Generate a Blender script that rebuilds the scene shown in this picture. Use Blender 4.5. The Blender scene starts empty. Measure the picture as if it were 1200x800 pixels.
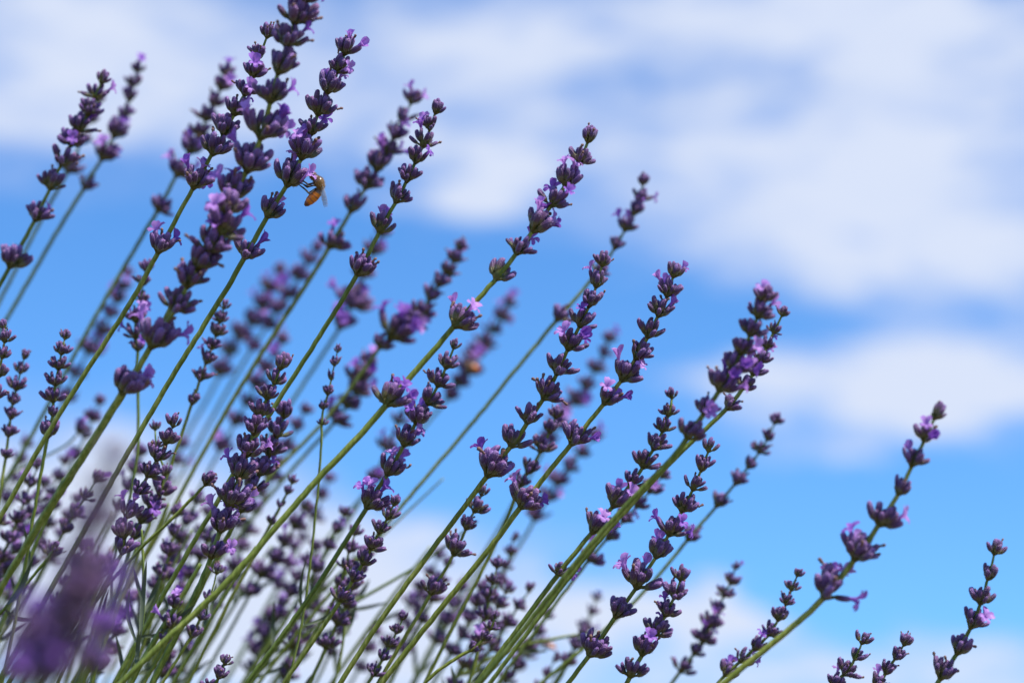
import bpy, math, random
from mathutils import Vector, Matrix
R = math.radians
sc = bpy.context.scene
C = sc.collection

# ------------------------------------------------------------------ camera
CAM = Vector((0.0, 0.0, 0.40)); PITCH = R(15.0)
FOCAL, SENSOR, FOCUS = 85.0, 36.0, 0.83
cam_d = bpy.data.cameras.new('camera'); cam = bpy.data.objects.new('camera', cam_d); C.objects.link(cam)
cam.location = CAM; cam.rotation_euler = (R(90) + PITCH, 0, 0)
cam_d.lens = FOCAL; cam_d.sensor_width = SENSOR; cam_d.clip_start = 0.02; cam_d.clip_end = 20000
cam_d.dof.use_dof = True; cam_d.dof.focus_distance = FOCUS; cam_d.dof.aperture_fstop = 7.0
cam_d.dof.aperture_blades = 0
sc.camera = cam

# ------------------------------------------------------------------ sun, sky, exposure
SUN_EL, SUN_AZ = R(57), R(127)          # azimuth from +Y (view direction) towards +X
sdir = Vector((math.sin(SUN_AZ) * math.cos(SUN_EL), math.cos(SUN_AZ) * math.cos(SUN_EL), math.sin(SUN_EL)))
sun_d = bpy.data.lights.new('sun', 'SUN'); sun_d.energy = 5.0; sun_d.angle = R(0.53); sun_d.color = (1.0, 0.95, 0.87)
sun = bpy.data.objects.new('sun', sun_d); C.objects.link(sun)
sun.rotation_euler = (-sdir).to_track_quat('-Z', 'Y').to_euler(); sun.location = (0, 0, 5)
sc.view_settings.view_transform = 'Standard'; sc.view_settings.look = 'None'
sc.view_settings.exposure = 0.38; sc.view_settings.gamma = 1.0; sc.view_settings.use_curve_mapping = False
sc.render.engine = 'CYCLES'
sc.cycles.use_denoising = True; sc.cycles.max_bounces = 8; sc.cycles.transparent_max_bounces = 8
sc.cycles.sample_clamp_indirect = 4.0

KS = SENSOR / FOCAL                     # frame width at 1 m
PXDEG = math.degrees(math.atan(KS / 2)) * 2 / 1200

def sky_uv(x, y):                       # photograph pixel -> azimuth, elevation in degrees
    return (x - 600) * PXDEG, 15.0 - (y - 400) * PXDEG

def build_world():
    w = bpy.data.worlds.new('World'); sc.world = w; w.use_nodes = True
    nt = w.node_tree; N = nt.nodes; L = nt.links; N.clear()
    def node(t, **k):
        n = N.new(t)
        for a, b in k.items(): setattr(n, a, b)
        return n
    def put(sock, v):
        if hasattr(v, 'is_output'): L.new(v, sock)
        else: sock.default_value = v
    def m(op, a, b=0.0, c=0.0):
        n = node('ShaderNodeMath', operation=op)
        put(n.inputs[0], a); put(n.inputs[1], b); put(n.inputs[2], c)
        return n.outputs[0]
    sky = node('ShaderNodeTexSky', sky_type='NISHITA', sun_disc=False)
    sky.sun_elevation = SUN_EL; sky.sun_rotation = SUN_AZ
    sky.air_density = 1.0; sky.dust_density = 0.3; sky.ozone_density = 2.2; sky.altitude = 300
    tc = node('ShaderNodeTexCoord')
    sp = node('ShaderNodeSeparateXYZ'); L.new(tc.outputs['Generated'], sp.inputs[0])
    x, y, z = sp.outputs
    az = m('MULTIPLY', m('ARCTAN2', x, y), 57.2958)
    el = m('MULTIPLY', m('ARCSINE', z), 57.2958)
    # even tint of the clear sky: deep summer blue
    hs = node('ShaderNodeMix', data_type='RGBA', blend_type='MULTIPLY'); hs.inputs[0].default_value = 1.0
    L.new(sky.outputs[0], hs.inputs[6]); hs.inputs[7].default_value = SKY_TINT
    # cloud field: fractal noise over the whole sky, with the larger banks of this sky set into it
    cv = node('ShaderNodeCombineXYZ'); put(cv.inputs[0], m('MULTIPLY', m('ADD', az, m('MULTIPLY', el, 0.9)), 0.055)); put(cv.inputs[1], m('MULTIPLY', m('SUBTRACT', el, m('MULTIPLY', az, 0.12)), 0.14))
    nz = node('ShaderNodeTexNoise'); nz.inputs['Scale'].default_value = 1.0; nz.inputs['Detail'].default_value = 6.0
    nz.inputs['Roughness'].default_value = 0.55; nz.inputs['Distortion'].default_value = 0.25
    mp = node('ShaderNodeVectorMath', operation='ADD'); L.new(cv.outputs[0], mp.inputs[0]); mp.inputs[1].default_value = (3.7, 1.9, 0.4)
    L.new(mp.outputs[0], nz.inputs['Vector'])
    noise = m('SUBTRACT', nz.outputs[0], 0.5)
    nz2 = node('ShaderNodeTexNoise'); nz2.inputs['Scale'].default_value = 8.0; nz2.inputs['Detail'].default_value = 8.0; nz2.inputs['Roughness'].default_value = 0.62; nz2.inputs['Distortion'].default_value = 0.6
    L.new(mp.outputs[0], nz2.inputs['Vector'])
    noise2 = m('SUBTRACT', nz2.outputs[0], 0.5)
    total = m('ADD', m('MULTIPLY', noise, 0.8), m('MULTIPLY', noise2, 1.05))
    # wider cover away from these banks goes on with the same density
    du = m('DIVIDE', az, 26.0); dv = m('DIVIDE', m('SUBTRACT', el, 15.0), 15.0)
    inside = m('POWER', 2.71828, m('MULTIPLY', m('ADD', m('MULTIPLY', du, du), m('MULTIPLY', dv, dv)), -1.0))
    total = m('ADD', total, m('SUBTRACT', 0.40, m('MULTIPLY', inside, 0.27)))
    # wind-torn edges: the banks are read through a warped direction
    nw = node('ShaderNodeTexNoise'); nw.inputs['Scale'].default_value = 6.0; nw.inputs['Detail'].default_value = 7.0; nw.inputs['Roughness'].default_value = 0.65
    L.new(mp.outputs[0], nw.inputs['Vector']); sw = node('ShaderNodeSeparateColor'); L.new(nw.outputs['Color'], sw.inputs[0])
    azw = m('ADD', az, m('MULTIPLY', m('SUBTRACT', sw.outputs[0], 0.5), 6.5)); elw = m('ADD', el, m('MULTIPLY', m('SUBTRACT', sw.outputs[1], 0.5), 2.6))
    for (px, py, rx, ry, amp) in BANKS:
        u, v = sky_uv(px, py)
        du = m('DIVIDE', m('SUBTRACT', azw, u), rx * PXDEG); dv = m('DIVIDE', m('SUBTRACT', elw, v), ry * PXDEG)
        q = m('ADD', m('MULTIPLY', du, du), m('MULTIPLY', dv, dv))
        g = m('MULTIPLY', m('POWER', 2.71828, m('MULTIPLY', q, -1.0)), amp)
        total = m('ADD', total, g)
    mr = node('ShaderNodeMapRange', interpolation_type='SMOOTHSTEP')
    put(mr.inputs[0], total); mr.inputs[1].default_value = 0.0; mr.inputs[2].default_value = 1.0
    cov = m('MULTIPLY', mr.outputs[0], 0.97)
    # cloud body: thin lilac-grey veil where light cover, white where thick
    cc = node('ShaderNodeValToRGB'); put(cc.inputs[0], m('ADD', mr.outputs[0], m('MULTIPLY', noise2, 0.9)))
    cc.color_ramp.elements[0].position = 0.2; cc.color_ramp.elements[0].color = (4.7, 6.1, 9.8, 1)
    cc.color_ramp.elements[1].position = 0.95; cc.color_ramp.elements[1].color = (7.2, 7.95, 9.7, 1)
    mx = node('ShaderNodeMix', data_type='RGBA', blend_type='MIX')
    L.new(cov, mx.inputs[0]); L.new(hs.outputs[2], mx.inputs[6]); L.new(cc.outputs[0], mx.inputs[7])
    bg = node('ShaderNodeBackground'); bg.inputs[1].default_value = 0.077
    L.new(mx.outputs[2], bg.inputs[0])
    out = node('ShaderNodeOutputWorld'); L.new(bg.outputs[0], out.inputs[0])

SKY_TINT = (0.74, 1.36, 1.98, 1)
BANKS = [  # pixel centre, radii, amount
    (900, 235, 330, 95, 0.62), (1120, 150, 210, 160, 0.50), (1150, 330, 230, 52, 0.60), (30, 60, 200, 150, 0.40), (260, 130, 330, 95, 0.38),
    (700, 50, 520, 120, 0.36), (1000, 20, 260, 60, 0.30), (800, 95, 140, 35, -0.14), (960, 110, 60, 30, -0.10), (1060, 235, 60, 25, -0.12), (585, 198, 46, 24, 0.65), (530, 226, 64, 26, 0.55), (470, 250, 100, 26, 0.22),
    (1060, 455, 280, 58, 1.0), (1150, 500, 120, 36, 0.40), (860, 435, 120, 34, 0.42), (978, 545, 85, 20, 0.75), (1205, -5, 45, 30, -0.5), (560, 50, 170, 80, 0.30),
    (150, 345, 460, 105, -0.52), (620, 410, 310, 80, -0.75), (960, 374, 110, 16, -0.22), (1050, 650, 420, 85, -0.85), (1000, 595, 300, 26, -0.25),
    (700, 724, 75, 30, 1.15), (838, 724, 62, 36, 1.6), (420, 675, 290, 66, 1.0), (120, 620, 210, 115, 1.0), (260, 770, 330, 60, 0.75), (640, 600, 70, 25, 0.3),
    (760, 800, 420, 42, 0.45), (1080, 800, 260, 40, 0.40), (560, 560, 200, 40, -0.2), (120, 290, 110, 26, 0.18),
]
build_world()

# ------------------------------------------------------------------ helpers
def px3(x, y, dep):                     # photograph pixel + distance along the view axis -> point
    r = (x - 600) / 1200 * KS; u = (400 - y) / 1200 * KS
    f = Vector((0, math.cos(PITCH), math.sin(PITCH))); up = Vector((0, -math.sin(PITCH), math.cos(PITCH)))
    return CAM + dep * (f + Vector((1, 0, 0)) * r + up * u)

def mesh_obj(name, verts, faces, mat=None, parent=None, smooth=True):
    me = bpy.data.meshes.new(name); me.from_pydata(verts, [], faces)
    if smooth: me.polygons.foreach_set('use_smooth', [True] * len(me.polygons))
    if mat:
        for q in (mat if isinstance(mat, (list, tuple)) else [mat]): me.materials.append(q)
    me.update()
    o = bpy.data.objects.new(name, me); C.objects.link(o)
    if parent: o.parent = parent
    return o

def link_obj(name, me, parent, mtx):
    o = bpy.data.objects.new(name, me); C.objects.link(o); o.parent = parent; o.matrix_local = mtx
    return o

def frame(z, hint=Vector((0, 0, 1)), roll=0.0):
    z = z.normalized()
    x = hint - z * hint.dot(z)
    if x.length < 1e-5: x = Vector((1, 0, 0)) - z * z.x
    x.normalize(); y = z.cross(x)
    if roll: x, y = x * math.cos(roll) + y * math.sin(roll), y * math.cos(roll) - x * math.sin(roll)
    return Matrix(((x.x, y.x, z.x), (x.y, y.y, z.y), (x.z, y.z, z.z)))

def tube(path, radii, seg=10, rib=0.0, nrib=4, twist=0.0, cap=True):
    """swept tube: verts, faces"""
    V, F = [], []; n = len(path); up = None
    for i in range(n):
        t = (path[min(i + 1, n - 1)] - path[max(i - 1, 0)]).normalized()
        if up is None: up = Vector((0, 1, 0)) if abs(t.y) < 0.9 else Vector((1, 0, 0))
        a = (up - t * up.dot(t)).normalized(); up = a; b = t.cross(a)
        for k in range(seg):
            ph = 2 * math.pi * k / seg + twist * i
            rr = radii[i] * (1 + rib * math.cos(nrib * 2 * math.pi * k / seg))
            V.append(path[i] + (a * math.cos(ph) + b * math.sin(ph)) * rr)
    for i in range(n - 1):
        for k in range(seg):
            k2 = (k + 1) % seg
            F.append((i * seg + k, i * seg + k2, (i + 1) * seg + k2, (i + 1) * seg + k))
    if cap:
        F.append(tuple(range(seg - 1, -1, -1))); F.append(tuple((n - 1) * seg + k for k in range(seg)))
    return V, F

# ------------------------------------------------------------------ materials
def mat_new(name):
    m = bpy.data.materials.new(name); m.use_nodes = True
    return m, m.node_tree.nodes, m.node_tree.links, m.node_tree.nodes['Principled BSDF']

def ramp(N, stops, interp='LINEAR'):
    n = N.new('ShaderNodeValToRGB'); e = n.color_ramp.elements; n.color_ramp.interpolation = interp
    while len(e) < len(stops): e.new(0.5)
    for k, (p, c) in enumerate(stops): e[k].position = p; e[k].color = (*c, 1)
    return n

def bump(N, L, B, src, strength, dist):
    b = N.new('ShaderNodeBump'); b.inputs['Strength'].default_value = strength; b.inputs['Distance'].default_value = dist
    L.new(src, b.inputs['Height']); L.new(b.outputs[0], B.inputs['Normal'])

def make_bud_mat():
    m, N, L, B = mat_new('calyx')
    tc = N.new('ShaderNodeTexCoord'); sep = N.new('ShaderNodeSeparateXYZ'); L.new(tc.outputs['Object'], sep.inputs[0])
    oi = N.new('ShaderNodeObjectInfo')
    nz = N.new('ShaderNodeTexNoise'); nz.inputs['Scale'].default_value = 5.0; nz.inputs['Detail'].default_value = 3
    L.new(tc.outputs['Object'], nz.inputs['Vector'])
    # height along the calyx, green foot to purple mouth, shifted per bud
    h = N.new('ShaderNodeMath'); h.operation = 'MULTIPLY_ADD'; L.new(nz.outputs[0], h.inputs[0]); h.inputs[1].default_value = 0.28; L.new(sep.outputs[2], h.inputs[2])
    h2 = N.new('ShaderNodeMath'); h2.operation = 'MULTIPLY_ADD'; L.new(oi.outputs['Random'], h2.inputs[0]); h2.inputs[1].default_value = -0.32; L.new(h.outputs[0], h2.inputs[2])
    r1 = ramp(N, [(0.0, (0.14, 0.165, 0.020)), (0.25, (0.105, 0.11, 0.028)), (0.42, (0.066, 0.023, 0.072)), (0.72, (0.096, 0.036, 0.164)), (1.0, (0.25, 0.12, 0.33))])
    L.new(h2.outputs[0], r1.inputs[0])
    # redder / bluer / greyer individuals
    r2 = ramp(N, [(0.0, (0.85, 0.85, 1.10)), (0.4, (1.05, 0.95, 1.05)), (0.75, (1.2, 1.0, 0.98)), (1.0, (0.78, 0.82, 1.02))])
    L.new(oi.outputs['Random'], r2.inputs[0])
    mx = N.new('ShaderNodeMix'); mx.data_type = 'RGBA'; mx.blend_type = 'MULTIPLY'; mx.inputs[0].default_value = 1
    L.new(r1.outputs[0], mx.inputs[6]); L.new(r2.outputs[0], mx.inputs[7])
    # pale downy veins along the tube
    at = N.new('ShaderNodeMath'); at.operation = 'ARCTAN2'; L.new(sep.outputs[0], at.inputs[0]); L.new(sep.outputs[1], at.inputs[1])
    sn = N.new('ShaderNodeMath'); sn.operation = 'MULTIPLY'; L.new(at.outputs[0], sn.inputs[0]); sn.inputs[1].default_value = 11.0
    s2 = N.new('ShaderNodeMath'); s2.operation = 'SINE'; L.new(sn.outputs[0], s2.inputs[0])
    nf = N.new('ShaderNodeTexNoise'); nf.inputs['Scale'].default_value = 26; L.new(tc.outputs['Object'], nf.inputs['Vector'])
    ve = N.new('ShaderNodeMath'); ve.operation = 'MULTIPLY_ADD'; L.new(s2.outputs[0], ve.inputs[0]); ve.inputs[1].default_value = 0.22; L.new(nf.outputs[0], ve.inputs[2])
    vr = ramp(N, [(0.56, (0, 0, 0)), (0.85, (0.6, 0.6, 0.6))]); L.new(ve.outputs[0], vr.inputs[0])
    m2 = N.new('ShaderNodeMix'); m2.data_type = 'RGBA'; L.new(vr.outputs[0], m2.inputs[0]); L.new(mx.outputs[2], m2.inputs[6]); m2.inputs[7].default_value = (0.30, 0.22, 0.33, 1)
    L.new(m2.outputs[2], B.inputs['Base Color'])
    B.inputs['Roughness'].default_value = 0.45; B.inputs['Specular IOR Level'].default_value = 0.5
    B.inputs['Sheen Weight'].default_value = 0.10; B.inputs['Sheen Roughness'].default_value = 0.4; B.inputs['Sheen Tint'].default_value = (0.85, 0.75, 1.0, 1)
    bump(N, L, B, ve.outputs[0], 0.8, 0.0003)
    return m

def make_flower_mat():
    m, N, L, B = mat_new('corolla')
    tc = N.new('ShaderNodeTexCoord'); sep = N.new('ShaderNodeSeparateXYZ'); L.new(tc.outputs['Object'], sep.inputs[0])
    oi = N.new('ShaderNodeObjectInfo')
    nz = N.new('ShaderNodeTexNoise'); nz.inputs['Scale'].default_value = 2.2; nz.inputs['Detail'].default_value = 3; L.new(tc.outputs['Object'], nz.inputs['Vector'])
    h = N.new('ShaderNodeMath'); h.operation = 'MULTIPLY_ADD'; L.new(nz.outputs[0], h.inputs[0]); h.inputs[1].default_value = 0.6; L.new(oi.outputs['Random'], h.inputs[2])
    r = ramp(N, [(0.2, (0.21, 0.075, 0.46)), (0.7, (0.35, 0.145, 0.62)), (1.1, (0.56, 0.29, 0.74)), ])
    r.color_ramp.elements[2].position = 1.0
    L.new(h.outputs[0], r.inputs[0])
    L.new(r.outputs[0], B.inputs['Base Color']); B.inputs['Roughness'].default_value = 0.5; B.inputs['Specular IOR Level'].default_value = 0.35
    tr = N.new('ShaderNodeBsdfTranslucent'); L.new(r.outputs[0], tr.inputs[0])
    ms = N.new('ShaderNodeMixShader'); ms.inputs[0].default_value = 0.42
    L.new(B.outputs[0], ms.inputs[1]); L.new(tr.outputs[0], ms.inputs[2]); L.new(ms.outputs[0], N['Material Output'].inputs[0])
    bump(N, L, B, nz.outputs[0], 0.25, 0.0003)
    return m

def make_stem_mat():
    m, N, L, B = mat_new('green_stem')
    tc = N.new('ShaderNodeTexCoord'); oi = N.new('ShaderNodeObjectInfo')
    mp = N.new('ShaderNodeMapping'); mp.inputs['Scale'].default_value = (900, 900, 60); L.new(tc.outputs['Object'], mp.inputs[0])
    mp.inputs['Rotation'].default_value = (0, R(-38), 0)
    nz = N.new('ShaderNodeTexNoise'); nz.inputs['Scale'].default_value = 1.0; nz.inputs['Detail'].default_value = 4; L.new(mp.outputs[0], nz.inputs['Vector'])
    n2 = N.new('ShaderNodeTexNoise'); n2.inputs['Scale'].default_value = 38; L.new(tc.outputs['Object'], n2.inputs['Vector'])
    ad = N.new('ShaderNodeMath'); ad.operation = 'MULTIPLY_ADD'; L.new(n2.outputs[0], ad.inputs[0]); ad.inputs[1].default_value = 0.6; L.new(nz.outputs[0], ad.inputs[2])
    r = ramp(N, [(0.45, (0.060, 0.094, 0.010)), (0.8, (0.145, 0.195, 0.024)), (1.0, (0.25, 0.295, 0.06))])
    L.new(ad.outputs[0], r.inputs[0])
    r2 = ramp(N, [(0.0, (0.8, 0.9, 0.9)), (0.5, (1, 1, 1)), (1.0, (1.25, 1.12, 1.1))]); L.new(oi.outputs['Random'], r2.inputs[0])
    mx = N.new('ShaderNodeMix'); mx.data_type = 'RGBA'; mx.blend_type = 'MULTIPLY'; mx.inputs[0].default_value = 1
    L.new(r.outputs[0], mx.inputs[6]); L.new(r2.outputs[0], mx.inputs[7]); L.new(mx.outputs[2], B.inputs['Base Color'])
    B.inputs['Roughness'].default_value = 0.5; B.inputs['Specular IOR Level'].default_value = 0.35
    B.inputs['Sheen Weight'].default_value = 0.04; B.inputs['Sheen Tint'].default_value = (0.9, 1.0, 0.85, 1)
    bump(N, L, B, nz.outputs[0], 0.35, 0.0002)
    return m

def make_plain(name, stops, scale, rough=0.7, translucent=0.0):
    m, N, L, B = mat_new(name)
    tc = N.new('ShaderNodeTexCoord'); nz = N.new('ShaderNodeTexNoise'); nz.inputs['Scale'].default_value = scale; nz.inputs['Detail'].default_value = 5
    L.new(tc.outputs['Object'], nz.inputs['Vector'])
    r = ramp(N, stops); L.new(nz.outputs[0], r.inputs[0]); L.new(r.outputs[0], B.inputs['Base Color']); B.inputs['Roughness'].default_value = rough
    if translucent:
        tr = N.new('ShaderNodeBsdfTranslucent'); L.new(r.outputs[0], tr.inputs[0]); ms = N.new('ShaderNodeMixShader'); ms.inputs[0].default_value = translucent
        L.new(B.outputs[0], ms.inputs[1]); L.new(tr.outputs[0], ms.inputs[2]); L.new(ms.outputs[0], N['Material Output'].inputs[0])
    return m

M_BUD, M_FLOWER, M_STEM = make_bud_mat(), make_flower_mat(), make_stem_mat()
M_NODE = make_plain('whorl_foot', [(0.3, (0.075, 0.085, 0.016)), (0.55, (0.12, 0.13, 0.025)), (0.75, (0.18, 0.13, 0.05))], 500, 0.65, 0.15)
M_DRY = make_plain('withered_corolla', [(0.35, (0.06, 0.025, 0.05)), (0.5, (0.20, 0.11, 0.09)), (0.7, (0.42, 0.27, 0.17))], 1.1, 0.8)
M_DOWN = make_plain('calyx_down', [(0.3, (0.30, 0.24, 0.38)), (0.7, (0.52, 0.46, 0.58))], 3, 0.8, 0.3)
M_LEAF = make_plain('lavender_leaf', [(0.3, (0.05, 0.075, 0.035)), (0.7, (0.12, 0.15, 0.085))], 60, 0.6, 0.2)
M_WOOD = make_plain('woody_stem', [(0.3, (0.08, 0.055, 0.035)), (0.7, (0.2, 0.15, 0.1))], 90, 0.85)
M_SOIL = make_plain('soil', [(0.3, (0.10, 0.075, 0.045)), (0.55, (0.16, 0.13, 0.075)), (0.75, (0.10, 0.12, 0.04))], 3.0, 0.95)

# ------------------------------------------------------------------ shared piece meshes (unit: bud length = 1)
def bud_mesh(seed, fat, bend):
    rnd = random.Random(seed); seg = 9
    prof = [(0, .085), (.08, .15), (.22, .195), (.42, .215), (.62, .21), (.78, .195), (.9, .155), (.97, .085)]
    V, F = [], []; off = rnd.random() * 6
    for (z, r) in prof:
        for k in range(seg):
            a = 2 * math.pi * k / seg
            lob = 1 + 0.06 * math.cos(5 * a + off) * min(1, z * 2) + (0.10 * math.cos(3 * a + off) if z > .85 else 0)
            rr = r * fat * lob; zz = z + (0.03 * math.cos(3 * a + off) if z > .85 else 0)
            V.append((rr * math.cos(a) - bend * z * z, rr * math.sin(a), zz))
    for i in range(len(prof) - 1):
        for k in range(seg):
            k2 = (k + 1) % seg; F.append((i * seg + k, i * seg + k2, (i + 1) * seg + k2, (i + 1) * seg + k))
    V.append((-bend, 0, 1.0)); t = len(V) - 1; b = (len(prof) - 1) * seg
    for k in range(seg): F.append((b + k, b + (k + 1) % seg, t))
    nf = len(F)
    for _ in range(22):                                          # short pale down standing off the tube
        z = rnd.uniform(.1, .98); a = rnd.uniform(0, 6.283); r = .2 * fat * (1 if z < .85 else .75)
        p = Vector((r * math.cos(a) * .95 - bend * z * z, r * math.sin(a) * .95, z)); d = Vector((math.cos(a), math.sin(a), rnd.uniform(.1, .9))).normalized()
        sd = d.cross(Vector((rnd.uniform(-1, 1), rnd.uniform(-1, 1), 1))).normalized() * .014; b = len(V)
        V += [tuple(p - sd), tuple(p + sd), tuple(p + d * rnd.uniform(.07, .13))]; F.append((b, b + 1, b + 2))
    me = bpy.data.meshes.new('bud'); me.from_pydata(V, [], F); me.materials.append(M_BUD); me.materials.append(M_DOWN)
    me.polygons.foreach_set('material_index', [0] * nf + [1] * (len(F) - nf))
    me.polygons.foreach_set('use_smooth', [True] * len(me.polygons)); return me
BUDS = [bud_mesh(i, f, b) for i, (f, b) in enumerate([(.88, .10), (.95, .2), (.78, .16), (.9, .28), (.82, .05), (.98, .12)])]

def flower_mesh(seed, opening):
    """two-lipped corolla: a curved tube, two broad upper lobes, three smaller lower lobes"""
    rnd = random.Random(seed); V, F = [], []; seg = 8
    def axis(t): return Vector((0.10 * math.sin(t * 2.2), 0, t * 0.85))
    rings = [(0, .09), (.3, .085), (.6, .10), (.85, .14), (1.0, .18)]
    for (t, r) in rings:
        c = axis(t)
        for k in range(seg):
            a = 2 * math.pi * k / seg; V.append(c + Vector((r * math.cos(a), r * math.sin(a), 0)))
    for i in range(len(rings) - 1):
        for k in range(seg):
            k2 = (k + 1) % seg; F.append((i * seg + k, i * seg + k2, (i + 1) * seg + k2, (i + 1) * seg + k))
    top = axis(1.0)
    for (az, ln, wd, tilt) in [(35, .70, .66, 44), (-35, .70, .66, 44), (180, .56, .48, 90), (118, .50, .44, 84), (-118, .50, .44, 84)]:
        az = R(az + rnd.uniform(-8, 8)); tilt = R((tilt + rnd.uniform(-12, 12)) * opening)
        ln *= rnd.uniform(.88, 1.1); wd *= rnd.uniform(.88, 1.1)
        rad = Vector((math.cos(az), math.sin(az), 0)); side = Vector((-math.sin(az), math.cos(az), 0))
        nb = len(V); nu, nv = 5, 5; ph = rnd.uniform(0, 6)
        p = top + rad * .15; ang = tilt * 0.5
        for i in range(nu):
            f = i / (nu - 1)
            if i:
                ang += tilt * 0.22 * (1.4 if f > .6 else 1)
                p = p + (rad * math.sin(ang) + Vector((0, 0, 1)) * math.cos(ang)) * (ln / (nu - 1))
            w = wd * (0.45 + 0.55 * math.sin(min(1, f * 1.25) * math.pi * .5)) * (1 if f < .75 else (.92 if f < .9 else .58))
            nrm = rad * math.cos(ang) - Vector((0, 0, 1)) * math.sin(ang)
            for j in range(nv):
                g = (j / (nv - 1) - .5)
                V.append(p + side * g * w + nrm * (-0.25 * w * g * g * 2 + .035 * math.sin(ph + 9 * g + 4 * f)) - Vector((0, 0, 1)) * (abs(g) ** 2.5 * .25 * ln * f * math.cos(ang)))
        for i in range(nu - 1):
            for j in range(nv - 1):
                a = nb + i * nv + j; F.append((a, a + 1, a + nv + 1, a + nv))
    me = bpy.data.meshes.new('flower'); me.from_pydata([tuple(v) for v in V], [], F); me.materials.append(M_FLOWER)
    me.polygons.foreach_set('use_smooth', [True] * len(me.polygons)); return me
FLOWERS = [flower_mesh(1, 1.0), flower_mesh(2, 1.15), flower_mesh(3, .8), flower_mesh(4, .35), flower_mesh(5, 1.0)]

def dry_mesh(seed):
    rnd = random.Random(seed); n = 7
    path = []; p = Vector((0, 0, 0)); d = Vector((rnd.uniform(-.3, .3), rnd.uniform(-.3, .3), 1))
    for i in range(n):
        path.append(p.copy()); d += Vector((rnd.uniform(-.5, .5), rnd.uniform(-.5, .5), rnd.uniform(-.1, .2))); p = p + d.normalized() * .075
    rad = [.08, .075, .07, .075, .095, .10, .05]
    V, F = tube(path, [r * rnd.uniform(.8, 1.25) for r in rad], 6)
    V = [v + Vector((rnd.uniform(-1, 1), rnd.uniform(-1, 1), rnd.uniform(-1, 1))) * .018 for v in V]
    me = bpy.data.meshes.new('withered_flower'); me.from_pydata([tuple(v) for v in V], [], F); me.materials.append(M_DRY)
    me.polygons.foreach_set('use_smooth', [True] * len(me.polygons)); return me
DRYS = [dry_mesh(i) for i in range(4)]

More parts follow.
